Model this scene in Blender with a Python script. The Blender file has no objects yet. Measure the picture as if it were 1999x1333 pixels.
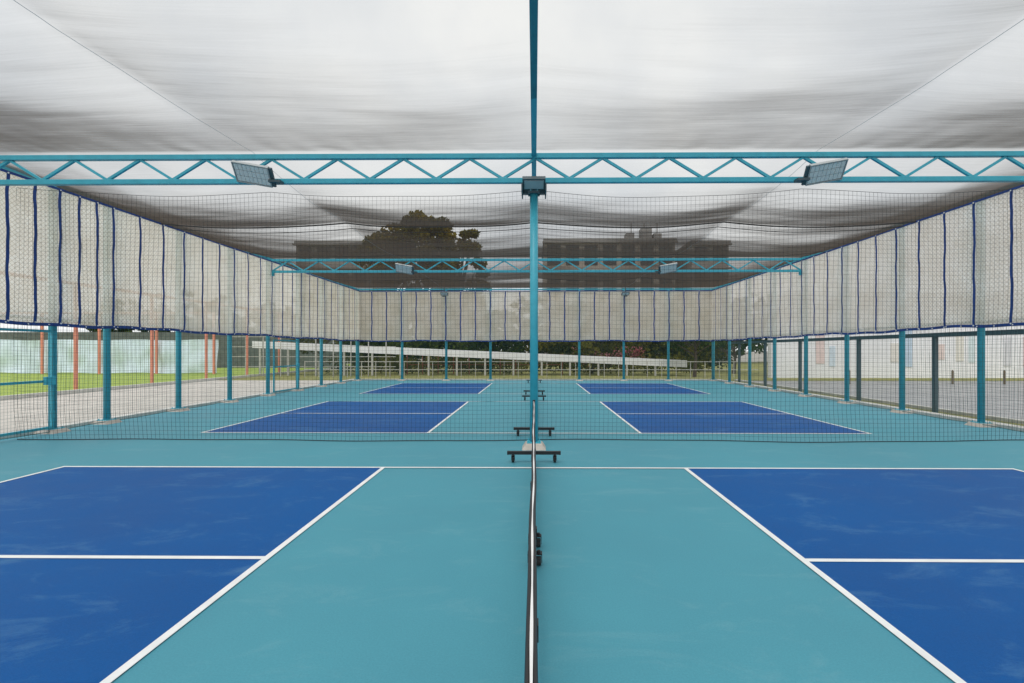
import bpy, bmesh, math, random
from mathutils import Vector, Matrix, noise
random.seed(4)
S=bpy.context.scene
COL=S.collection
# ------------------------------------------------------------------ helpers
def mat(name, col, rough=0.6, var=0.0, scale=3.0, bump=0.0, bscale=30.0, metal=0.0, col2=None, stretch=(1,1,1), detail=6, spec=0.5):
    m=bpy.data.materials.new(name); m.use_nodes=True
    nt=m.node_tree; N=nt.nodes; L=nt.links
    b=N["Principled BSDF"]
    b.inputs["Roughness"].default_value=rough
    b.inputs["Metallic"].default_value=metal
    b.inputs["Specular IOR Level"].default_value=spec
    c=(col[0],col[1],col[2],1)
    b.inputs["Base Color"].default_value=c
    g=N.new("ShaderNodeNewGeometry")
    mp=N.new("ShaderNodeMapping"); mp.inputs["Scale"].default_value=stretch
    L.new(g.outputs["Position"],mp.inputs["Vector"])
    if var>0 or col2:
        n=N.new("ShaderNodeTexNoise"); n.inputs["Scale"].default_value=scale; n.inputs["Detail"].default_value=detail
        n.inputs["Roughness"].default_value=0.6
        L.new(mp.outputs[0],n.inputs["Vector"])
        r=N.new("ShaderNodeValToRGB")
        if col2 is None:
            a=tuple(max(0,x*(1-var)) for x in col); d=tuple(min(1,x*(1+var)) for x in col)
        else: a=col; d=col2
        r.color_ramp.elements[0].position=0.3; r.color_ramp.elements[1].position=0.7
        r.color_ramp.elements[0].color=(*a,1); r.color_ramp.elements[1].color=(*d,1)
        L.new(n.outputs["Fac"],r.inputs["Fac"]); L.new(r.outputs["Color"],b.inputs["Base Color"])
    if bump>0:
        n2=N.new("ShaderNodeTexNoise"); n2.inputs["Scale"].default_value=bscale; n2.inputs["Detail"].default_value=5
        L.new(mp.outputs[0],n2.inputs["Vector"])
        bp=N.new("ShaderNodeBump"); bp.inputs["Strength"].default_value=bump; bp.inputs["Distance"].default_value=0.02
        L.new(n2.outputs["Fac"],bp.inputs["Height"]); L.new(bp.outputs["Normal"],b.inputs["Normal"])
    return m

class MB:
    """mesh builder"""
    def __init__(s): s.v=[]; s.f=[]
    def quad(s,a,b,c,d):
        i=len(s.v); s.v+= [tuple(a),tuple(b),tuple(c),tuple(d)]; s.f.append((i,i+1,i+2,i+3))
    def box(s,x0,x1,y0,y1,z0,z1,M=None):
        i=len(s.v)
        P=[(x0,y0,z0),(x1,y0,z0),(x1,y1,z0),(x0,y1,z0),(x0,y0,z1),(x1,y0,z1),(x1,y1,z1),(x0,y1,z1)]
        if M is not None: P=[tuple(M@Vector(p)) for p in P]
        s.v+=P
        for f in ((3,2,1,0),(4,5,6,7),(0,1,5,4),(1,2,6,5),(2,3,7,6),(3,0,4,7)): s.f.append(tuple(i+k for k in f))
    def tube(s,a,b,r0,r1=None,n=10,rot=0.0,caps=True):
        a=Vector(a); b=Vector(b); r1=r0 if r1 is None else r1
        d=(b-a).normalized(); up=Vector((0,0,1)) if abs(d.z)<0.95 else Vector((1,0,0))
        u=d.cross(up).normalized(); w=u.cross(d)
        i=len(s.v)
        for p,r in ((a,r0),(b,r1)):
            for k in range(n):
                t=rot+2*math.pi*k/n
                s.v.append(tuple(p+u*math.cos(t)*r+w*math.sin(t)*r))
        for k in range(n):
            k2=(k+1)%n
            s.f.append((i+k,i+k2,i+n+k2,i+n+k))
        if caps:
            s.f.append(tuple(i+k for k in range(n))[::-1]); s.f.append(tuple(i+n+k for k in range(n)))
    def bar(s,a,b,w):  # square bar between points
        s.tube(a,b,w*0.7071,n=4,rot=math.pi/4)
    def poly(s,pts,w):  # square strand polyline
        for a,b in zip(pts[:-1],pts[1:]): s.tube(a,b,w*0.7071,n=4,rot=math.pi/4,caps=False)
    def obj(s,name,m,parent=None,smooth=False,bevel=0.0):
        me=bpy.data.meshes.new(name); me.from_pydata(s.v,[],s.f); me.update()
        o=bpy.data.objects.new(name,me); COL.objects.link(o)
        if m: me.materials.append(m)
        if smooth:
            for p in me.polygons: p.use_smooth=True
        if bevel>0:
            md=o.modifiers.new("bevel",'BEVEL'); md.width=bevel; md.segments=2; md.limit_method='ANGLE'
        if parent: o.parent=parent
        return o
def empty(name,loc=(0,0,0)):
    e=bpy.data.objects.new(name,None); COL.objects.link(e); e.location=loc; return e

# ------------------------------------------------------------------ camera
F=962.0; H=1.664
cam=bpy.data.cameras.new("camera"); co=bpy.data.objects.new("camera",cam); COL.objects.link(co)
co.location=(0.006,0,H); co.rotation_euler=(math.radians(90),0,math.radians(0.6))
cam.sensor_width=36; cam.lens=36*F/1999
cam.shift_x=-(43.5-10)/1999; cam.shift_y=17.5/1999
cam.clip_start=0.05; cam.clip_end=3000
S.camera=co
S.view_settings.view_transform='Standard'; S.view_settings.look='None'; S.view_settings.exposure=0

# ------------------------------------------------------------------ world
EL=math.radians(62); AZ=math.radians(200)
w=bpy.data.worlds.new("World"); S.world=w; w.use_nodes=True
nt=w.node_tree; N=nt.nodes; L=nt.links; N.clear()
out=N.new("ShaderNodeOutputWorld")
sky=N.new("ShaderNodeTexSky"); sky.sky_type='NISHITA'; sky.sun_disc=False; sky.sun_elevation=EL; sky.sun_rotation=AZ
b1=N.new("ShaderNodeBackground"); b1.inputs[1].default_value=0.1; L.new(sky.outputs[0],b1.inputs[0])
tc=N.new("ShaderNodeTexCoord"); nz=N.new("ShaderNodeTexNoise"); nz.inputs["Scale"].default_value=2.6; nz.inputs["Detail"].default_value=7
L.new(tc.outputs["Generated"],nz.inputs["Vector"])
cr=N.new("ShaderNodeValToRGB"); cr.color_ramp.elements[0].position=0.36; cr.color_ramp.elements[1].position=0.66
cr.color_ramp.elements[0].color=(0.86,0.89,0.92,1); cr.color_ramp.elements[1].color=(1.08,1.08,1.06,1)
L.new(nz.outputs["Fac"],cr.inputs["Fac"])
b2=N.new("ShaderNodeBackground"); b2.inputs[1].default_value=1.14; L.new(cr.outputs[0],b2.inputs[0])
mx=N.new("ShaderNodeMixShader"); mx.inputs[0].default_value=0.9
L.new(b1.outputs[0],mx.inputs[1]); L.new(b2.outputs[0],mx.inputs[2]); L.new(mx.outputs[0],out.inputs[0])
sl=bpy.data.lights.new("sun",'SUN'); sl.energy=1.5; sl.angle=math.radians(35); sl.color=(1,0.96,0.9)
so=bpy.data.objects.new("sun",sl); COL.objects.link(so)
dv=Vector((math.sin(AZ)*math.cos(EL),math.cos(AZ)*math.cos(EL),math.sin(EL)))
so.rotation_euler=dv.to_track_quat('Z','Y').to_euler()

# ------------------------------------------------------------------ materials
TEAL_STEEL=mat("teal_steel_paint",(0.05,0.40,0.52),0.4,var=0.10,scale=6,bump=0.05,bscale=60)
M_teal=mat("acrylic_teal",(0.052,0.27,0.335),0.62,bump=0.12,bscale=180,spec=0.2)
M_blue=mat("acrylic_blue",(0.004,0.085,0.335),0.6,bump=0.12,bscale=180,spec=0.15)
def scuff(m,base,light,dark,amt):
    nt=m.node_tree; N=nt.nodes; L=nt.links; b=N["Principled BSDF"]
    g=N.new("ShaderNodeNewGeometry")
    n1=N.new("ShaderNodeTexNoise"); n1.inputs["Scale"].default_value=0.45; n1.inputs["Detail"].default_value=8; n1.inputs["Roughness"].default_value=0.65
    L.new(g.outputs["Position"],n1.inputs["Vector"])
    r1=N.new("ShaderNodeValToRGB"); r1.color_ramp.elements[0].position=0.3; r1.color_ramp.elements[1].position=0.72
    r1.color_ramp.elements[0].color=(*dark,1); r1.color_ramp.elements[1].color=(*base,1)
    L.new(n1.outputs["Fac"],r1.inputs["Fac"])
    mp=N.new("ShaderNodeMapping"); mp.inputs["Scale"].default_value=(1.0,2.2,1); mp.inputs["Rotation"].default_value=(0,0,0.5)
    L.new(g.outputs["Position"],mp.inputs["Vector"])
    n2=N.new("ShaderNodeTexNoise"); n2.inputs["Scale"].default_value=1.1; n2.inputs["Detail"].default_value=12; n2.inputs["Roughness"].default_value=0.75; n2.inputs["Distortion"].default_value=0.6
    L.new(mp.outputs[0],n2.inputs["Vector"])
    r2=N.new("ShaderNodeValToRGB"); r2.color_ramp.elements[0].position=0.53; r2.color_ramp.elements[1].position=0.78
    r2.color_ramp.elements[0].color=(0,0,0,1); r2.color_ramp.elements[1].color=(amt,amt,amt,1)
    L.new(n2.outputs["Fac"],r2.inputs["Fac"])
    mx=N.new("ShaderNodeMix"); mx.data_type='RGBA'
    L.new(r2.outputs["Color"],mx.inputs["Factor"]); L.new(r1.outputs["Color"],mx.inputs[6]); mx.inputs[7].default_value=(*light,1)
    # fine grit of the rolled acrylic
    n4=N.new("ShaderNodeTexNoise"); n4.inputs["Scale"].default_value=90; n4.inputs["Detail"].default_value=3
    L.new(g.outputs["Position"],n4.inputs["Vector"])
    r4=N.new("ShaderNodeMapRange"); r4.inputs[3].default_value=0.84; r4.inputs[4].default_value=1.14; L.new(n4.outputs["Fac"],r4.inputs[0])
    vm=N.new("ShaderNodeVectorMath"); vm.operation='SCALE'; L.new(mx.outputs[2],vm.inputs[0]); L.new(r4.outputs[0],vm.inputs["Scale"])
    L.new(vm.outputs[0],b.inputs["Base Color"])
    rr=N.new("ShaderNodeMapRange"); rr.inputs[3].default_value=0.42; rr.inputs[4].default_value=0.72
    L.new(n1.outputs["Fac"],rr.inputs[0]); L.new(rr.outputs[0],b.inputs["Roughness"])
scuff(M_teal,(0.078,0.31,0.39),(0.18,0.37,0.43),(0.066,0.27,0.35),0.5)
scuff(M_blue,(0.0012,0.095,0.325),(0.08,0.21,0.39),(0.0008,0.072,0.265),0.75)
M_line=mat("white_line_paint",(0.76,0.78,0.78),0.6,var=0.08,scale=5)
M_black=mat("black_powder_coat",(0.012,0.012,0.014),0.45)
M_rubber=mat("black_rubber",(0.02,0.02,0.02),0.7)
M_netblk=mat("black_netting",(0.012,0.013,0.015),0.8)
M_white=mat("white_tape",(0.8,0.8,0.8),0.6,var=0.05)
M_conc=mat("concrete",(0.50,0.47,0.43),0.85,var=0.16,scale=1.2,bump=0.3,bscale=20)
M_kerb=mat("pale_concrete",(0.58,0.57,0.54),0.85,var=0.15,scale=4,bump=0.2)
M_pad=mat("footing_concrete",(0.50,0.45,0.40),0.85,var=0.2,scale=6,bump=0.3)
M_ground=mat("earth",(0.30,0.28,0.24),0.9,var=0.25,scale=0.4,bump=0.3)
M_asph=mat("asphalt",(0.22,0.22,0.22),0.4,var=0.22,scale=0.7,bump=0.25,bscale=60)
M_grass=mat("grass_green",(0.20,0.30,0.04),0.9,col2=(0.34,0.42,0.08),scale=3,bump=0.6,bscale=40)
M_grassf=mat("grass_dry",(0.13,0.15,0.03),0.9,col2=(0.30,0.27,0.09),scale=2,bump=0.6,bscale=40)
M_navy=mat("navy_strap",(0.008,0.05,0.23),0.7,var=0.2,scale=8)
M_coral=mat("coral_paint",(0.72,0.26,0.18),0.5,var=0.1)
M_tarp=mat("pale_tarpaulin",(0.66,0.77,0.88),0.5,var=0.10,scale=1.6,bump=1.0,bscale=1.6,stretch=(1.6,1,0.8))
M_grey=mat("floodlight_grey",(0.42,0.45,0.46),0.5,var=0.1)
M_glass=mat("floodlight_lens",(0.78,0.80,0.80),0.35,var=0.06,scale=30)
M_dark=mat("dark_steel",(0.06,0.10,0.12),0.5)
M_seam=mat("seam_thread",(0.45,0.44,0.43),0.8)
M_cable=mat("cloth_hem",(0.04,0.036,0.034),0.85)
M_fnet=mat("fence_netting",(0.10,0.20,0.20),0.75)
M_bldg=mat("grey_wall",(0.30,0.29,0.28),0.85,var=0.12,scale=0.5)
M_win=mat("window_dark",(0.03,0.035,0.04),0.25)
M_wwall=mat("white_render",(0.80,0.80,0.82),0.85,var=0.05,scale=0.6)
M_rail=mat("galvanised_rail",(0.5,0.49,0.46),0.5,var=0.1)
M_bark=mat("bark",(0.10,0.07,0.05),0.9,var=0.3,scale=8,bump=0.5)

# shade cloth ---------------------------------------------------------
def cloth_mat():
    m=bpy.data.materials.new("white_shade_cloth"); m.use_nodes=True
    nt=m.node_tree; N=nt.nodes; L=nt.links; N.clear()
    o=N.new("ShaderNodeOutputMaterial")
    g=N.new("ShaderNodeNewGeometry")
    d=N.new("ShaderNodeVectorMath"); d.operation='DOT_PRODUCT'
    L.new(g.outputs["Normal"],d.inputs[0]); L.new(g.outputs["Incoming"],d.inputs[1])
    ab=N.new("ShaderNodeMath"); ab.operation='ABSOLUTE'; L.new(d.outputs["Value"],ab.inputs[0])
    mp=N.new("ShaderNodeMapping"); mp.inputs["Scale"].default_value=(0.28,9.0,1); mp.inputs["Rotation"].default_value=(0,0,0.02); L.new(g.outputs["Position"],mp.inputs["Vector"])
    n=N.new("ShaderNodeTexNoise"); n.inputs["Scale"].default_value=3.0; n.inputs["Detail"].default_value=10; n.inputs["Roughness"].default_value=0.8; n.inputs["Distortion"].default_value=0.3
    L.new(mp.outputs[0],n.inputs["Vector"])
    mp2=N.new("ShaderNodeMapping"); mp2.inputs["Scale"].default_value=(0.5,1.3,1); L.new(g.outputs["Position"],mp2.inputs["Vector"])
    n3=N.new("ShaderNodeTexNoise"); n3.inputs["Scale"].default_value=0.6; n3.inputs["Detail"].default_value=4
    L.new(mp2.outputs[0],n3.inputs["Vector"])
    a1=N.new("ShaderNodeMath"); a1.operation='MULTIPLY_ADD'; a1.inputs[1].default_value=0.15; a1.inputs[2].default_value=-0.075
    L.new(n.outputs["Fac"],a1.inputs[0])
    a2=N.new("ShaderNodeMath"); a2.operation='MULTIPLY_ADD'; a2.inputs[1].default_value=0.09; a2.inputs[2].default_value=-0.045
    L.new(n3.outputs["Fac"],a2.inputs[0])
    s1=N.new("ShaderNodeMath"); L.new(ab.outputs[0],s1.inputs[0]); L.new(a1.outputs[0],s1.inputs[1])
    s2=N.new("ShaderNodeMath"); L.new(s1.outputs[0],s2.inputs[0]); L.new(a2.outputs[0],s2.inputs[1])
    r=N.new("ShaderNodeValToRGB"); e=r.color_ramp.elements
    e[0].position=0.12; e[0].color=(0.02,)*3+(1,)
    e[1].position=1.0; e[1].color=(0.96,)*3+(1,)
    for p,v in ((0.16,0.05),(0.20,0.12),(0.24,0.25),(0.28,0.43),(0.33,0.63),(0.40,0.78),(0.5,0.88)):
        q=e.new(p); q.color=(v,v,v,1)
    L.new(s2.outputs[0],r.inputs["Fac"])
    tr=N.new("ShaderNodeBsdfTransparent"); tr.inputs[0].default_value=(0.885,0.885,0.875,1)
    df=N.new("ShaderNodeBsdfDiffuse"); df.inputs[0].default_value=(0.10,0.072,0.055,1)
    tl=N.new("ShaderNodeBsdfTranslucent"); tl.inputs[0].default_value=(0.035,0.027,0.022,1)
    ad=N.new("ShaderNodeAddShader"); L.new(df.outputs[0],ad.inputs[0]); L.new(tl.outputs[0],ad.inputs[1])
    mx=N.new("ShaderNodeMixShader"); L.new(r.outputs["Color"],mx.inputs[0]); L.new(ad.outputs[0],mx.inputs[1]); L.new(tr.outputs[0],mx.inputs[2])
    L.new(mx.outputs[0],o.inputs[0])
    return m
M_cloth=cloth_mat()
def panel_mat():
    m=bpy.data.materials.new("woven_windbreak"); m.use_nodes=True
    nt=m.node_tree; N=nt.nodes; L=nt.links; N.clear()
    o=N.new("ShaderNodeOutputMaterial"); uv=N.new("ShaderNodeUVMap")
    mp=N.new("ShaderNodeMapping"); mp.inputs["Rotation"].default_value=(0,0,math.radians(45)); mp.inputs["Scale"].default_value=(1,1,1)
    L.new(uv.outputs[0],mp.inputs["Vector"])
    br=N.new("ShaderNodeTexBrick"); br.inputs["Scale"].default_value=1.0
    br.offset=0.0; br.inputs["Brick Width"].default_value=0.062; br.inputs["Row Height"].default_value=0.062; br.inputs["Mortar Size"].default_value=0.006; br.inputs["Mortar Smooth"].default_value=0.6
    br.inputs["Color1"].default_value=(0.86,0.80,0.72,1); br.inputs["Color2"].default_value=(0.95,0.91,0.85,1); br.inputs["Mortar"].default_value=(0.60,0.53,0.44,1)
    L.new(mp.outputs[0],br.inputs["Vector"])
    n=N.new("ShaderNodeTexNoise"); n.inputs["Scale"].default_value=1.4; n.inputs["Detail"].default_value=6
    L.new(uv.outputs[0],n.inputs["Vector"])
    r=N.new("ShaderNodeValToRGB"); r.color_ramp.elements[0].position=0.3; r.color_ramp.elements[1].position=0.7
    r.color_ramp.elements[0].color=(0.86,0.83,0.78,1); r.color_ramp.elements[1].color=(1,1,1,1); L.new(n.outputs["Fac"],r.inputs["Fac"])
    mx=N.new("ShaderNodeMix"); mx.data_type='RGBA'; mx.blend_type='MULTIPLY'; mx.inputs[0].default_value=1
    L.new(br.outputs["Color"],mx.inputs[6]); L.new(r.outputs["Color"],mx.inputs[7])
    bp=N.new("ShaderNodeBump"); bp.inputs["Strength"].default_value=0.5; bp.inputs["Distance"].default_value=0.01; bp.invert=True
    L.new(br.outputs["Fac"],bp.inputs["Height"])
    df=N.new("ShaderNodeBsdfDiffuse"); tl=N.new("ShaderNodeBsdfTranslucent")
    L.new(mx.outputs[2],df.inputs[0]); L.new(mx.outputs[2],tl.inputs[0]); L.new(bp.outputs[0],df.inputs["Normal"])
    tp=N.new("ShaderNodeBsdfTransparent")
    ms=N.new("ShaderNodeMixShader"); ms.inputs[0].default_value=0.62
    L.new(df.outputs[0],ms.inputs[1]); L.new(tl.outputs[0],ms.inputs[2])
    m2=N.new("ShaderNodeMixShader"); m2.inputs[0].default_value=0.12
    L.new(ms.outputs[0],m2.inputs[1]); L.new(tp.outputs[0],m2.inputs[2]); L.new(m2.outputs[0],o.inputs[0])
    return m
M_panel=panel_mat()
def leaf_mat(name,c1,c2,scale=0.8):
    m=bpy.data.materials.new(name); m.use_nodes=True
    nt=m.node_tree; N=nt.nodes; L=nt.links; N.clear()
    o=N.new("ShaderNodeOutputMaterial"); g=N.new("ShaderNodeNewGeometry")
    n=N.new("ShaderNodeTexNoise"); n.inputs["Scale"].default_value=scale; n.inputs["Detail"].default_value=5
    L.new(g.outputs["Position"],n.inputs["Vector"])
    r=N.new("ShaderNodeValToRGB"); r.color_ramp.elements[0].position=0.35; r.color_ramp.elements[1].position=0.65
    r.color_ramp.elements[0].color=(*c1,1); r.color_ramp.elements[1].color=(*c2,1); L.new(n.outputs["Fac"],r.inputs["Fac"])
    df=N.new("ShaderNodeBsdfDiffuse"); tl=N.new("ShaderNodeBsdfTranslucent"); L.new(r.outputs[0],df.inputs[0]); L.new(r.outputs[0],tl.inputs[0])
    ms=N.new("ShaderNodeMixShader"); ms.inputs[0].default_value=0.3
    L.new(df.outputs[0],ms.inputs[1]); L.new(tl.outputs[0],ms.inputs[2]); L.new(ms.outputs[0],o.inputs[0])
    return m
M_leaf=leaf_mat("foliage",(0.03,0.055,0.015),(0.09,0.12,0.03))
M_leaf2=leaf_mat("foliage_olive",(0.05,0.06,0.012),(0.16,0.15,0.03))
M_leaf3=leaf_mat("foliage_autumn",(0.09,0.09,0.01),(0.28,0.21,0.02),0.5)

# ------------------------------------------------------------------ layout constants
XL,XR=-9.75,9.82
YB,YF=-1.2,27.15
TR=[-1.2,8.4,18.0]          # truss planes
PZ0,PZ1=2.19,4.93

# ------------------------------------------------------------------ ground
def sheet(name,x0,x1,y0,y1,z,m,parent=None):
    b=MB(); b.quad((x0,y0,z),(x1,y0,z),(x1,y1,z),(x0,y1,z)); return b.obj(name,m,parent)
sheet("ground",-900,900,-900,900,-0.06,M_ground)
sheet("court_floor",-9.98,10.05,-3,27.35,0.0,M_teal)
sheet("footpath",-18.0,-10.26,-10,60,-0.03,M_conc)
sheet("lawn",-60,-18.15,2,60,0.04,M_grass)
sheet("lawn",-18.0,60,27.75,75,-0.025,M_grassf)
sheet("asphalt_road",11.25,60,-20,27.75,-0.04,M_asph)
sheet("grass_verge",10.3,11.25,-10,27.75,-0.03,M_grassf)
k=empty("perimeter_kerb")
b=MB()
b.box(-10.24,-9.98,-3,27.35,-0.06,0.07); b.box(10.05,10.31,-3,27.35,-0.06,0.07); b.box(-10.24,10.31,27.35,27.62,-0.06,0.07)
b.obj("kerb_stone",M_kerb,k,bevel=0.015)
b=MB(); b.box(-18.15,-18.0,2,60,-0.06,0.12); b.obj("garden_kerb",M_kerb,bevel=0.02)
b=MB(); b.box(11.2,11.35,-20,27.7,-0.06,0.06); b.obj("road_kerb",M_kerb,bevel=0.015)

# ------------------------------------------------------------------ courts
K=2.134; B=6.706; LW=0.055
for y0 in (0.87,9.89,18.85):
    y1=y0+6.096
    e=empty("pickleball_court",(0,y0,0))
    def add(name,x0,x1,a,bb,z,m):
        o=sheet(name,x0,x1,a-y0,bb-y0,z,m,e); return o
    add("service_area_left",-B,-K,y0,y1,0.004,M_blue); add("service_area_right",K,B,y0,y1,0.004,M_blue)
    h=LW/2
    add("sideline_far",-B-h,B+h,y1-h,y1+h,0.008,M_line); add("sideline_near",-B-h,B+h,y0-h,y0+h,0.008,M_line)
    for sx in (-1,1):
        add("kitchen_line",sx*K-h,sx*K+h,y0+h,y1-h,0.008,M_line)
        add("baseline",sx*B-h,sx*B+h,y0+h,y1-h,0.008,M_line)
        xa,xb=sorted((sx*(K+h),sx*(B-h)))
        add("centre_line",xa,xb,(y0+y1)/2-h,(y0+y1)/2+h,0.008,M_line)

# ------------------------------------------------------------------ pickleball nets
def castor(b,bw,x,y,z=0.12,r=0.042):
    b.tube((x,y,z),(x,y,z-0.02),0.014)
    b.box(x-0.026,x-0.021,y-0.02,y+0.04,0.03,z-0.02); b.box(x+0.021,x+0.026,y-0.02,y+0.04,0.03,z-0.02)
    b.box(x-0.026,x+0.026,y-0.03,y+0.03,z-0.027,z-0.018)
    bw.tube((x-0.018,y+0.01,r+0.001),(x+0.018,y+0.01,r+0.001),r,n=20)
    b.box(x-0.014,x+0.014,y-0.075,y-0.025,0.075,0.087)
def pnet(ya,yb):
    e=empty("pickleball_net",(0,(ya+yb)/2,0)); oy=(ya+yb)/2
    fr=MB(); wh=MB()
    for y in (ya,yb):
        yy=y-oy
        fr.box(-0.385,0.385,yy-0.03,yy+0.03,0.122,0.168)
        fr.tube((0,yy,0.165),(0,yy,0.93),0.02,n=12)
        for x in (-0.31,0.31): castor(fr,wh,x,yy,0.124,0.046)
        for x in (-0.385,0.385): fr.box(x-0.012,x+0.012,yy-0.032,yy+0.032,0.120,0.170)
        fr.box(-0.03,0.03,yy-0.035,yy+0.035,0.168,0.2)
    fr.box(-0.02,0.02,ya-oy+0.03,yb-oy-0.03,0.12,0.16)
    fr.tube((0,0,0.16),(0,0,0.86),0.014)
    for yy in (-0.16,0.2):
        castor(fr,wh,0.04,yy,0.12,0.034); castor(fr,wh,-0.02,yy,0.12,0.034)
    fr.obj("frame",M_black,e); wh.obj("wheels",M_rubber,e,smooth=False)
    def top(y):
        t=abs(y)/((yb-ya)/2); return 0.865+0.05*t*t
    n=60; ys=[(ya-oy)+(yb-ya)*i/n for i in range(n+1)]
    wob=lambda y,z:0.003*math.sin(y*2.1+z*3)+0.0015*math.sin(y*5)
    m=MB()
    for i in range(int((yb-ya)/0.045)+1):
        y=ya-oy+i*0.045
        m.poly([(wob(y,0.1),y,0.1),(wob(y,0.5),y,0.5),(wob(y,0.8),y,top(y)-0.03)],0.0022)
    for j in range(17):
        m.poly([(wob(y,0.1),y,0.12+(top(y)-0.16)*j/17) for y in ys],0.0022)
    m.obj("mesh",M_netblk,e)
    t=MB(); t2=MB()
    for a,c in zip(ys[:-1],ys[1:]):
        za,zc=top(a),top(c); xa,xc=wob(a,0.9),wob(c,0.9)
        wa=0.0045+0.0016*math.sin(a*9); wc=0.0045+0.0016*math.sin(c*9)
        i=len(t.v)
        for (yy,zz,xx,wd) in ((a,za,xa,wa),(c,zc,xc,wc)):
            t.v+=[(xx-wd,yy,zz-0.05),(xx+wd,yy,zz-0.05),(xx+wd*0.8,yy,zz),(xx-wd*0.8,yy,zz)]
        for q in ((0,1,5,4),(1,2,6,5),(2,3,7,6),(3,0,4,7)): t.f.append(tuple(i+k for k in q))
        t2.tube((xa-0.010,a,za-0.010),(xc-0.010,c,zc-0.010),0.0062,n=6,caps=False)
        t2.tube((xa+0.010,a,za-0.010),(xc+0.010,c,zc-0.010),0.0062,n=6,caps=False)
    t.obj("top_tape",M_white,e); t2.obj("edge_cord",M_black,e)
    s=MB()
    for yy in [ya-oy+0.03,yb-oy-0.03]+[ya-oy+0.8*i for i in range(1,8)]:
        if abs(yy)>(yb-ya)/2: continue
        s.box(-0.018,0.018,yy-0.02,yy+0.02,top(yy)-0.06,top(yy)-0.012)
    s.obj("tape_straps",M_black,e)
pnet(0.62,7.32); pnet(9.58,16.4); pnet(18.5,25.3)

# ------------------------------------------------------------------ centre pole
e=empty("support_pole",(0,8.4,0))
b=MB(); b.tube((0,0,0.06),(0,0,4.53),0.068,n=28); o=b.obj("pole",TEAL_STEEL,e,smooth=False)
for p in o.data.polygons: p.use_smooth = len(p.vertices)==4
b=MB(); b.box(-0.12,0.12,-0.12,0.12,0.10,0.115)
for x in (-0.09,0.09):
    for y in (-0.09,0.09): b.tube((x,y,0.115),(x,y,0.15),0.012,n=8)
b.obj("base_plate",TEAL_STEEL,e)
b=MB(); i=0
b.v=[(-0.2,-0.2,0),(0.2,-0.2,0),(0.2,0.2,0),(-0.2,0.2,0),(-0.14,-0.14,0.1),(0.14,-0.14,0.1),(0.14,0.14,0.1),(-0.14,0.14,0.1)]
b.f=[(0,1,5,4),(1,2,6,5),(2,3,7,6),(3,0,4,7),(4,5,6,7)]
b.obj("concrete_footing",M_pad,e,bevel=0.015)

# ------------------------------------------------------------------ trusses
def truss(y):
    e=empty("roof_truss",(0,y,0))
    b=MB()
    for z in (4.555,4.975): b.box(XL+0.08,XR-0.08,-0.042,0.042,z-0.042,z+0.042)
    b.obj("chords",TEAL_STEEL,e,bevel=0.006)
    d=MB(); n=34; L_=(XR-XL-0.3); p=L_/n
    for i in range(n):
        x0=XL+0.15+i*p; x1=x0+p
        z0,z1=((4.597,4.933) if i%2==0 else (4.933,4.597))
        d.bar((x0+0.01,0,z0),(x1-0.01,0,z1),0.042)
    d.obj("diagonals",TEAL_STEEL,e)
    g=MB()
    for x in (XL+0.1,-0.0,XR-0.1): g.box(x-0.06,x+0.06,-0.05,0.05,4.50,4.513) if x==0 else g.box(x-0.09,x+0.09,-0.05,0.05,4.40,4.513)
    g.obj("end_plates",TEAL_STEEL,e)
for y in TR: truss(y)
b=MB(); b.box(-0.042,0.042,-1.2,8.355,4.96,5.045)
b.box(-0.042,0.042,8.445,17.955,4.96,5.045); b.box(-0.042,0.042,18.045,27.1,4.96,5.045)
b.obj("ridge_beam",TEAL_STEEL,bevel=0.006)

# ------------------------------------------------------------------ shade canopy
SUP=[-1.2,8.4,12.6,18.0,22.6,27.15]; SUPZ=[5.07,5.07,4.97,5.07,5.02,5.12]
SAG=[0.16,0.13,0.16,0.10,0.10]
SX=[XL,-4.82,0,4.82,XR]
def cz(x,y):
    j=0
    while j<len(SUP)-2 and y>SUP[j+1]: j+=1
    t=(y-SUP[j])/(SUP[j+1]-SUP[j]); t=min(max(t,0),1)
    base=SUPZ[j]*(1-t)+SUPZ[j+1]*t
    i=0
    while i<3 and x>SX[i+1]: i+=1
    u=(x-SX[i])/(SX[i+1]-SX[i]); u=min(max(u,0),1)
    dt=min(abs(y-q) for q in TR+[YF]); wgt=min(1,dt/2.8); wgt=wgt*wgt*(3-2*wgt)
    edge=min(1,min(x-XL,XR-x)/1.5)
    z=base-SAG[j]*4*t*(1-t)*(0.3+0.7*edge)-0.13*4*u*(1-u)*wgt
    z+=wgt*0.04*noise.noise(Vector((x*0.45,y*0.9,3)))*edge+wgt*0.006*noise.noise(Vector((x*0.9,y*4.5,9)))
    w2=math.exp(-dt/0.9)*min(1,dt/0.12)
    z+=w2*0.010*noise.noise(Vector((x*3.0,y*0.6,21)))
    return z
e=empty("shade_canopy")
nx,ny=200,360; b=MB()
for j in range(ny+1):
    y=YB+(YF-YB)*j/ny
    for i in range(nx+1):
        x=XL+(XR-XL)*i/nx; b.v.append((x,y,cz(x,y)))
for j in range(ny):
    for i in range(nx):
        a=j*(nx+1)+i; b.f.append((a,a+1,a+nx+2,a+nx+1))
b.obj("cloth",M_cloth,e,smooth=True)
b=MB()
for sx in (-4.82,4.82):
    for j in range(ny):
        ya=YB+(YF-YB)*j/ny; yb=YB+(YF-YB)*(j+1)/ny
        b.quad((sx-0.004,ya,cz(sx,ya)-0.006),(sx+0.004,ya,cz(sx,ya)-0.006),(sx+0.004,yb,cz(sx,yb)-0.006),(sx-0.004,yb,cz(sx,yb)-0.006))
b.obj("seams",M_seam,e)
b=MB()
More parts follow.
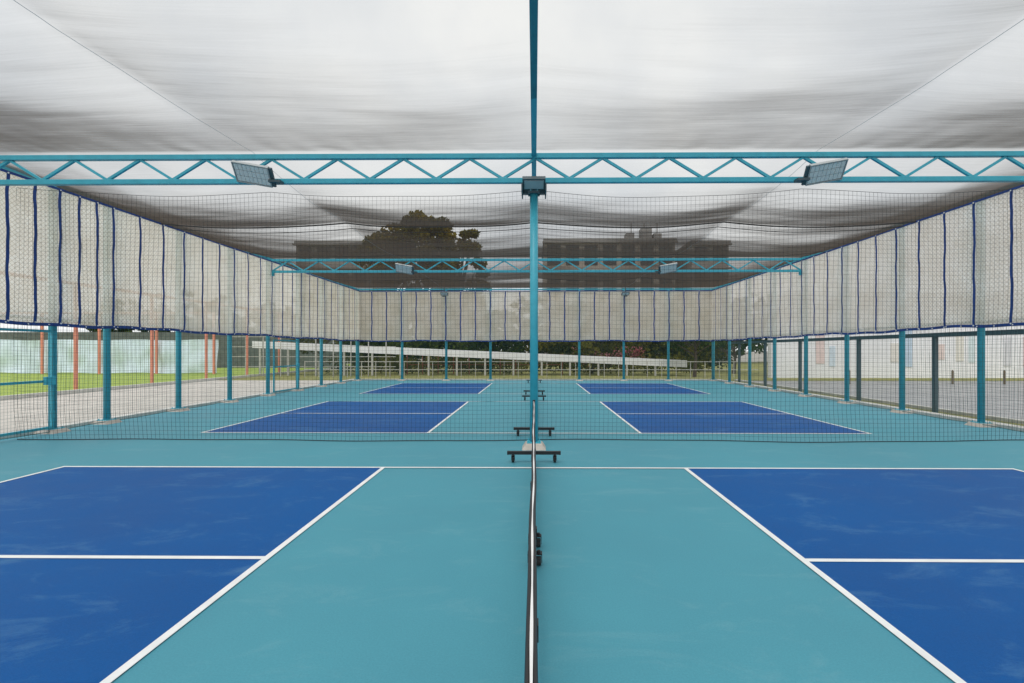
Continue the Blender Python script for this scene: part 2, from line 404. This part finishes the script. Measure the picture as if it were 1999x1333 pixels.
for q in (12.6,22.6,13.0,16.6):
    pts=[(XL+(XR-XL)*i/nx,q,cz(XL+(XR-XL)*i/nx,q)-0.03) for i in range(nx+1)]
    b.poly(pts,0.028 if q==12.6 else 0.016)
b.obj("support_cables",M_cable,e)
b=MB()
b.tube((XL,YB,5.08),(XL,YF,5.10),0.03); b.tube((XR,YB,5.08),(XR,YF,5.10),0.03); b.tube((XL,YF,5.13),(XR,YF,5.13),0.03)
b.obj("edge_hem",M_white,e)

# ------------------------------------------------------------------ perimeter walls
def lerp(a,b,t): return a+(b-a)*t
def wall(name_f,name_c,p0,p1,posts,inward,open_gap=None):
    p0=Vector((*p0,0)); p1=Vector((*p1,0)); d=(p1-p0); Ln=d.length; d.normalize(); inn=Vector(inward)
    P=lambda s,off,z: tuple(p0+d*s+inn*off+Vector((0,0,z)))
    e=empty(name_f); 
    b=MB(); pl=MB(); pad=MB()
    for s in posts:
        b.tube(P(s,-0.02,0.03),P(s,-0.02,5.0),0.068,n=20)
        c=Vector(P(s,-0.02,0)); pl.box(c.x-0.13,c.x+0.13,c.y-0.13,c.y+0.13,0.072,0.087)
        for ax in (-0.1,0.1):
            for ay in (-0.1,0.1): pl.tube((c.x+ax,c.y+ay,0.087),(c.x+ax,c.y+ay,0.115),0.011,n=6)
        i=len(pad.v); q=0.2
        pad.v+=[(c.x-q,c.y-q,0.0),(c.x+q,c.y-q,0.0),(c.x+q,c.y+q,0.0),(c.x-q,c.y+q,0.0),(c.x-.15,c.y-.15,0.074),(c.x+.15,c.y-.15,0.074),(c.x+.15,c.y+.15,0.074),(c.x-.15,c.y+.15,0.074)]
        pad.f+=[tuple(i+k for k in f) for f in ((0,1,5,4),(1,2,6,5),(2,3,7,6),(3,0,4,7),(4,5,6,7))]
    o=b.obj("posts",TEAL_STEEL,e)
    for p in o.data.polygons: p.use_smooth=len(p.vertices)==4
    pl.obj("base_plates",TEAL_STEEL,e); pad.obj("post_pads",M_pad,e)
    b=MB(); b.bar(P(0,0,5.03),P(Ln,0,5.03),0.075); b.bar(P(0,0,2.30),P(Ln,0,2.30),0.05)
    b.obj("rails",TEAL_STEEL,e)
    b=MB(); c=0.06; n=int(Ln/c)
    for i in range(n+1): b.poly([P(i*c,0.09,0.03),P(i*c,0.09,2.22)],0.0026)
    for j in range(37): b.poly([P(Ln*i/30,0.09+0.006*math.sin(i*1.7),0.05+j*c) for i in range(31)],0.0026)
    b.poly([P(Ln*i/60,0.092,0.05+0.012*math.sin(i*1.3)) for i in range(61)],0.012)
    b.obj("netting",M_fnet,e)
    # curtain
    e2=empty(name_c)
    seams=[]
    allp=sorted(posts)
    for a,bb in zip(allp[:-1],allp[1:]):
        for k in range(3): seams.append(lerp(a,bb,k/3))
    seams.append(allp[-1])
    seams=[s for s in seams if 0<=s<=Ln]
    if seams[0]>0.05: seams=[0]+seams
    if seams[-1]<Ln-0.05: seams.append(Ln)
    me=bpy.data.meshes.new("cloth_panels"); bm=bmesh.new(); uvl=bm.loops.layers.uv.new("UVMap")
    strap=MB(); grom=MB()
    def depth(s,z,k,u):
        t=(z-PZ0)/(PZ1-PZ0)
        return 0.13+0.035*math.sin(math.pi*u)*math.sin(math.pi*t)+0.012*noise.noise(Vector((s*2,z*1.5,p0.x+p0.y)))
    zb=lambda s:PZ0+0.02*math.sin(s*1.3+p0.x)+0.012*math.sin(s*4.1)
    for k,(a,bb) in enumerate(zip(seams[:-1],seams[1:])):
        nu,nv=8,16; g=[]
        for j in range(nv+1):
            row=[]
            for i in range(nu+1):
                u=i/nu; s=lerp(a,bb,u); z=lerp(zb(s),PZ1,j/nv)
                row.append(bm.verts.new(P(s,depth(s,z,k,u),z)))
            g.append(row)
        for j in range(nv):
            for i in range(nu):
                f=bm.faces.new((g[j][i],g[j][i+1],g[j+1][i+1],g[j+1][i])); f.smooth=True
                for lp,(ii,jj) in zip(f.loops,((i,j),(i+1,j),(i+1,j+1),(i,j+1))):
                    lp[uvl].uv=(lerp(a,bb,ii/nu),lerp(PZ0,PZ1,jj/nv))
    for s in seams:
        pr=[]; nv=24
        ph=random.random()*6
        for j in range(nv+1):
            z=lerp(PZ0,PZ1,j/nv); ws=s+0.010*math.sin(z*5+ph)+0.005*math.sin(z*13+ph); dd=depth(s,z,0,0)+0.006
            pr.append((P(ws-0.032,dd,z),P(ws+0.032,dd,z)))
        for q,r in zip(pr[:-1],pr[1:]): strap.quad(q[0],q[1],r[1],r[0])
        for z in (PZ1-0.02,PZ0+0.02):
            grom.tube(P(s,0.14,z),P(s,0.155,z),0.016,n=8)
    n=int(Ln/0.2)
    for i in range(n):
        a=Ln*i/n; bb=Ln*(i+1)/n
        strap.quad(P(a,0.146,zb(a)-0.03),P(bb,0.146,zb(bb)-0.03),P(bb,0.146,zb(bb)+0.035),P(a,0.146,zb(a)+0.035))
        strap.quad(P(a,0.146,PZ1-0.03),P(bb,0.146,PZ1-0.03),P(bb,0.146,PZ1+0.02),P(a,0.146,PZ1+0.02))
        if i%2==0: grom.tube(P(a,0.147,zb(a)),P(a,0.156,zb(a)),0.013,n=8)
    bm.to_mesh(me); bm.free(); o=bpy.data.objects.new("cloth_panels",me); COL.objects.link(o); me.materials.append(M_panel); o.parent=e2
    strap.obj("straps",M_navy,e2); grom.obj("grommets",M_white,e2)
lp=[y-YB for y in [11.17+2.27*k for k in range(8)]+[9.9,8.4,6.1,3.8,1.5]]
rp=[y-YB for y in [10.95+2.33*k for k in range(7)]+[YF,8.4,6.1,3.8,1.5]]
wall("perimeter_fence","windbreak_curtain",(XL,YB),(XL,YF),sorted(lp),(1,0,0))
wall("perimeter_fence","windbreak_curtain",(XR,YB),(XR,YF),sorted(rp),(-1,0,0))
wall("perimeter_fence","windbreak_curtain",(XL,YF),(XR,YF),[(XR-XL)*i/8 for i in range(9)],(0,-1,0))

# gates on left
def gate(y,w0):
    e=empty("steel_gate",(XL,y,0))
    b=MB()
    for z in (0.12,1.05,2.05): b.box(0.02,0.07,-w0,0.9,z-0.025,z+0.025)
    b.box(0.02,0.07,-w0-0.05,-w0,0.095,2.075)
    b.box(0.02,0.07,0.90,0.94,0.095,2.075)
    b.box(0.07,0.13,0.72,0.92,0.98,1.14)
    for z in (0.3,1.8): b.tube((0.045,0.965,z),(0.045,0.965,z+0.14),0.02)
    b.obj("frame",TEAL_STEEL,e,bevel=0.005)
gate(8.9,1.35); gate(19.2,0.9)

# ------------------------------------------------------------------ divider net
e=empty("divider_net")
def dtop(x):
    q=4.87; u=(abs(x)%q)/q
    return 4.60-0.13*4*u*(1-u)*0.9+ (0.10*(abs(x)-q)/q if abs(x)>q else 0)
dy=lambda x,z: 9.05+0.05*math.sin(x*0.9)+0.03*math.sin(x*2.3+z)+ (0.14*max(0,(0.5-z))*math.sin(x*0.7+1))
b=MB(); c=0.08; n=int((XR-XL-0.3)/c)
for i in range(n+1):
    x=XL+0.15+i*c
    T=dtop(x); b.poly([(x+0.01*math.sin(z*2+x),dy(x,z),z) for z in [0.015+(T-0.015)*k/8 for k in range(9)]],0.0026)
rows=int(4.58/c)
for j in range(rows):
    f=j/rows
    b.poly([(x,dy(x,0.02+f*dtop(x)),0.02+f*(dtop(x)-0.02)) for x in [XL+0.15+(XR-XL-0.3)*i/70 for i in range(71)]],0.0026)
b.obj("mesh",M_netblk,e)
b=MB(); xs=[XL+0.15+(XR-XL-0.3)*i/180 for i in range(181)]
b.poly([(x,dy(x,4.6),dtop(x)) for x in xs],0.006)
b.poly([(x,dy(x,0.02),0.012) for x in xs],0.010)
b.obj("border_rope",M_netblk,e)

# ------------------------------------------------------------------ floodlights
def floodlight(loc,ry,rx,s=1.0,name="floodlight",mir=1):
    e=empty(name,loc); M=Matrix.Rotation(ry,4,'Y')@Matrix.Rotation(rx,4,'X')@Matrix.Scale(s,4)
    b=MB(); b.box(-0.28,0.28,-0.16,0.16,-0.02,0.02,M)
    b.box(-0.28,0.28,-0.16,-0.145,-0.035,-0.02,M); b.box(-0.28,0.28,0.145,0.16,-0.035,-0.02,M); b.box(-0.28,-0.265,-0.145,0.145,-0.035,-0.02,M); b.box(0.265,0.28,-0.145,0.145,-0.035,-0.02,M)
    for i in range(14):
        x=-0.25+i*0.5/13; b.box(x-0.004,x+0.004,-0.13,0.13,0.02,0.05,M)
    g=MB(); 
    for i in range(8):
        for j in range(3):
            x=-0.255+i*0.065; y=-0.135+j*0.092; g.box(x,x+0.058,y,y+0.084,-0.028,-0.0205,M)
    a=MB()
    a.box(0.28,0.33,-0.15,0.15,-0.02,0.01,M)
    a.bar(M@Vector((0.30,0.1,-0.01)),Vector((0.36*s,0.10,-0.10)),0.03)
    a.box(0.24*s,0.42*s,-0.02,0.12,-0.14,-0.10)
    if mir<0:
        for mb in (b,g,a):
            mb.v=[(-x,y,z) for x,y,z in mb.v]; mb.f=[f[::-1] for f in mb.f]
    b.obj("housing",M_grey,e); g.obj("lens_array",M_glass,e); a.obj("bracket",M_dark,e)
for yt in (8.4,18.0):
    floodlight((-4.72,yt-0.17,4.63),math.radians(10),math.radians(-46),1.1)
    floodlight((4.84,yt-0.17,4.63),math.radians(10),math.radians(-46),1.1,mir=-1)
# pole-mounted pair in the centre
e=empty("floodlight_cluster",(0,8.4,4.42))
b=MB()
for sy,rx in ((-0.2,-22),(0.2,22)):
    M=Matrix.Translation((0,sy,0.03))@Matrix.Rotation(math.radians(rx),4,'X')
    b.box(-0.19,0.19,-0.13,0.13,-0.03,0.03,M)
    for i in range(9): b.box(-0.17+i*0.042,-0.162+i*0.042,-0.11,0.11,0.03,0.055,M)
b.obj("housings",M_dark,e,bevel=0.006)
b=MB()
for sy,rx in ((-0.2,-22),(0.2,22)):
    M=Matrix.Translation((0,sy,0.03))@Matrix.Rotation(math.radians(rx),4,'X'); b.box(-0.16,0.16,-0.10,0.10,-0.038,-0.031,M)
b.obj("lenses",M_grey,e)
b=MB(); b.box(-0.10,0.10,-0.10,0.10,-0.10,-0.06); b.box(-0.21,-0.19,-0.25,0.25,-0.1,0.02); b.box(0.19,0.21,-0.25,0.25,-0.1,0.02); b.box(-0.21,0.21,-0.02,0.02,-0.10,-0.08)
b.obj("bracket",M_dark,e)
# far wall floodlights
for x in (-4.9,4.95):
    e=empty("wall_floodlight",(x,YF-0.35,4.75))
    M=Matrix.Rotation(math.radians(-30),4,'X')
    b=MB(); b.box(-0.2,0.2,-0.13,0.13,-0.03,0.03,M); 
    for i in range(8): b.box(-0.17+i*0.048,-0.16+i*0.048,-0.1,0.1,0.03,0.06,M)
    b.obj("housing",M_dark,e)
    b=MB(); b.box(-0.17,0.17,-0.1,0.1,-0.037,-0.031,M); b.obj("lens",M_glass,e)
    b=MB(); b.box(-0.02,0.02,0.0,0.3,-0.06,-0.03); b.box(-0.02,0.02,-0.02,0.02,0.03,0.34); b.box(-0.1,0.1,-0.02,0.02,-0.16,-0.1); b.obj("arm",M_dark,e)

# ------------------------------------------------------------------ vegetation
def leaves(b,c,r,n,size,rng):
    for _ in range(n):
        while True:
            p=Vector((rng.uniform(-1,1),rng.uniform(-1,1),rng.uniform(-1,1)))
            if p.length<1: break
        p=Vector(c)+Vector((p.x*r[0],p.y*r[1],p.z*r[2]))
        u=Vector((rng.gauss(0,1),rng.gauss(0,1),rng.gauss(0,1))).normalized()
        v=u.cross(Vector((rng.gauss(0,1),rng.gauss(0,1),rng.gauss(0,1)))).normalized()
        s=size*rng.uniform(0.6,1.3)
        b.quad(p-u*s-v*s*0.4,p+u*s*0.2-v*s*0.6,p+u*s+v*s*0.3,p-u*s*0.2+v*s*0.6)
def tree(x,y,h,cr,seed,clumps=36,nl=130,size=0.22,m=None,name="tree",cb=0.35):
    rng=random.Random(seed); e=empty(name,(x,y,0)); t=MB(); l=MB()
    hb=h*cb; t.tube((0,0,-0.1),(0.1,0,hb*0.6),h*0.028,h*0.02,n=9); t.tube((0.1,0,hb*0.6),(0,0.1,h*0.7),h*0.02,h*0.008,n=8)
    for i in range(clumps):
        a=rng.uniform(0,2*math.pi); zz=rng.uniform(0,1); rr=cr*math.sqrt(rng.uniform(0.05,1))*math.sqrt(max(0.05,1-(zz*1.0-0.25)**2*1.2))
        c=Vector((math.cos(a)*rr,math.sin(a)*rr,hb+zz*(h-hb-cr*0.2)))
        s0=Vector((0.05,0.05,hb*0.6+ (h*0.7-hb*0.6)*zz*0.7))
        t.tube(s0,c,h*0.007,h*0.002,n=5,caps=False)
        r=cr*rng.uniform(0.2,0.34)
        leaves(l,c,(r*1.2,r*1.2,r*0.75),nl,size,rng)
    t.obj("trunk",M_bark,e); l.obj("crown",m or M_leaf,e)
# broad trees seen through the canopy
tree(-15.3,52,14.8,3.4,1,50,130,0.25,M_leaf3)
tree(-11.0,50,15.8,3.0,2,46,130,0.25,M_leaf3)
tree(-7.8,51,14.6,2.8,23,46,130,0.25,M_leaf3)
# smaller ones beyond the far fence
tree(10.2,31.5,4.6,1.9,5,26,90,0.10,M_leaf,cb=0.45)
tree(4.2,36,4.2,1.8,6,26,90,0.11,M_leaf2,cb=0.3)
tree(-17.0,39,6.5,2.6,7,30,100,0.13,M_leaf2,cb=0.25)
tree(14.5,36,5,2.0,9,26,90,0.12,cb=0.3)
rng=random.Random(11)
def mass(name,x0,x1,y0,y1,h,n,size,m):
    b=MB()
    for i in range(n):
        x=rng.uniform(x0,x1); y=rng.uniform(y0,y1)
        hh=h*(0.55+0.45*(0.5+0.5*noise.noise(Vector((x*0.35,y*0.2,1)))*1.6))
        z=hh*math.sqrt(rng.random())
        leaves(b,(x,y,z),(0.45,0.45,0.35),14,size,rng)
    return b.obj(name,m)
mass("hedge",-15,-1,38,41,3.6,1100,0.13,M_leaf)
mass("hedge",-1,16,39.5,42,3.4,1100,0.13,M_leaf2)
mass("distant_trees",-60,60,62,72,9,1600,0.45,M_leaf)
mass("shrub_bed",-15,12,35.2,36.4,1.3,520,0.09,M_leaf2)
pk=leaf_mat("pink_blossom",(0.25,0.05,0.06),(0.5,0.25,0.25)); mass("flowering_shrub",3.2,8.5,38.2,39,2.2,60,0.08,pk)

# ------------------------------------------------------------------ background structures
e=empty("pedestrian_ramp")
b=MB()
def slope_box(b,x0,z0,x1,z1,y0,y1,t):
    i=len(b.v); b.v+=[(x0,y0,z0-t),(x1,y0,z1-t),(x1,y1,z1-t),(x0,y1,z0-t),(x0,y0,z0),(x1,y0,z1),(x1,y1,z1),(x0,y1,z0)]
    for f in ((3,2,1,0),(4,5,6,7),(0,1,5,4),(1,2,6,5),(2,3,7,6),(3,0,4,7)): b.f.append(tuple(i+k for k in f))
slope_box(b,-19,2.30,10.2,1.0,33.0,33.15,0.46)
slope_box(b,-19,2.05,10.2,0.75,33.15,34.4,0.15)
slope_box(b,-19,2.30,10.2,1.0,34.4,34.5,0.46)
b.obj("deck",M_wwall,e)
b=MB()
for i in range(15):
    x=-18.5+i*1.9; z=2.3-(x+19)/29.2*1.3-0.46
    b.box(x-0.06,x+0.06,33.02,33.14,-0.05,z)
b.obj("columns",M_rail,e)
def railing(name,x0,x1,y,h,step,m,n=3,w=0.05):
    e=empty(name); b=MB(); k=int((x1-x0)/step)
    for i in range(k+1): x=x0+i*step; b.box(x-w/2,x+w/2,y-w/2,y+w/2,-0.05,h)
    for j in range(n): z=h*(j+1)/n-0.04; b.box(x0,x1,y-w*0.9,y-w*0.52,z-0.02,z+0.02)
    b.obj("rails",m,e)
railing("metal_railing",-14.5,14,31.0,1.0,0.9,M_rail,2,0.035)
railing("scaffold_fence",-20,-9,32.0,2.6,1.15,M_rail,4,0.05)
railing("red_railing",-9,2,34.8,1.4,1.1,mat("faded_red",(0.35,0.10,0.07),0.6),2,0.05)
# tarpaulin hoarding on the left
e=empty("tarpaulin_hoarding")
b=MB(); n=160; rows=10
for j in range(rows+1):
    for i in range(n+1):
        x=-50+28*i/n; z=0.1+2.3*j/rows
        b.v.append((x,34+0.08*math.sin(x*2.3+z)+0.22*noise.noise(Vector((x*1.3,z*0.8,0))),z+0.03*math.sin(x*1.3)))
for j in range(rows):
    for i in range(n): a=j*(n+1)+i; b.f.append((a,a+1,a+n+2,a+n+1))
b.obj("sheet",M_tarp,e,smooth=True)
b=MB()
for i in range(8):
    x=-49.9+i*3.98; b.box(x-0.06,x+0.06,33.62,33.74,-0.05,4.2)
b.box(-50,-22,33.63,33.73,4.2,4.3)
b.obj("posts",M_coral,e)
e=empty("coral_post_frame")
b=MB()
for i in range(7):
    y=11.8+i*3.96; b.box(-18.57,-18.47,y-0.05,y+0.05,-0.05,4.3)
b.box(-18.57,-18.47,11.7,35.7,4.3,4.42); b.obj("posts",M_coral,e)
def building(name,x0,x1,y0,y1,h,storeys,m,band=True):
    e=empty(name); b=MB(); b.box(x0,x1,y0,y1,-0.1,h); b.obj("walls",m,e)
    wv=MB(); sh=h/storeys; nw=max(2,int((x1-x0)/2.6)); ww=(x1-x0)/nw
    for s in range(storeys):
        for i in range(nw): wv.box(x0+i*ww+0.4,x0+(i+1)*ww-0.4,y0-0.05,y0-0.01,s*sh+0.9,(s+1)*sh-0.5)
    wv.obj("windows",M_win,e)
    r=MB(); 
    for s in range(1,storeys+1): r.box(x0-0.3,x1+0.3,y0-0.5,y0-0.06,s*sh-0.28,s*sh-0.05)
    r.box(x0-0.2,x1+0.2,y0-0.2,y1+0.2,h,h+0.4); r.obj("ledges",M_bldg,e)
    return e
building("office_block",1.5,20.5,72,88,17.6,4,mat("beige_cladding",(0.45,0.40,0.35),0.8,var=0.15))
b=MB()
for x,ww,hh in ((14.2,1.2,1.6),(16.5,1.6,2.4),(18.4,1.2,1.5)): b.box(x,x+ww,76,78,17.8,18.2+hh)
for x in (15,17,19): b.tube((x,76.5,19),(x,76.5,21.4),0.08)
b.obj("rooftop_tank",M_bldg)
building("apartment_block",22.3,27.5,70,84,16.8,5,M_bldg)
building("apartment_block",-34,-23.5,70,84,16.9,5,M_bldg)
b=MB(); b.box(-70,-18,46,47,-0.1,3.4); b.obj("boundary_wall",mat("boundary_dark",(0.12,0.13,0.12),0.9,var=0.3))
# mural wall right
e=empty("mural_wall")
b=MB(); b.box(14.6,70,30.5,31.0,-0.1,5.2); b.obj("wall",M_wwall,e)
cols=[(0.72,0.58,0.56),(0.58,0.66,0.74),(0.74,0.71,0.67),(0.50,0.60,0.72),(0.72,0.60,0.57),(0.75,0.72,0.66),(0.62,0.71,0.73),(0.66,0.66,0.69)]
cm=[mat("mural_colour",c,0.85,var=0.08) for c in cols]
rg=random.Random(8); x=16.5; i=0
while x<48:
    ww=rg.uniform(0.3,0.8); z0=rg.uniform(0.5,1.3); z1=rg.uniform(1.9,3.4)
    if rg.random()<(0.85 if x>22 else 0.35):
        b=MB(); b.box(x,x+ww,30.47,30.497,z0,z1); b.obj("mural_stripe",cm[i%len(cm)],e); i+=1
    x+=ww+rg.choice([0.02,0.3,0.7])
MBOL=mat("bollard_brown",(0.14,0.11,0.07),0.7)
for i in range(7):
    e=empty("bollard",(16+i*2.6,25.2,0)); b=MB(); b.tube((0,0,-0.05),(0,0,0.62),0.05,n=10); b.tube((0,0,0.62),(0,0,0.68),0.05,0.02,n=10); b.obj("shaft",MBOL,e)
e=empty("walkway_frame")
b=MB()
for y in (6.0,9.6,13.3,16.4,20.0,23.0,25.9): b.box(10.68,10.78,y-0.05,y+0.05,-0.05,2.02)
b.box(10.64,10.82,4,27.3,2.02,2.13); b.obj("frame",M_dark,e,bevel=0.004)
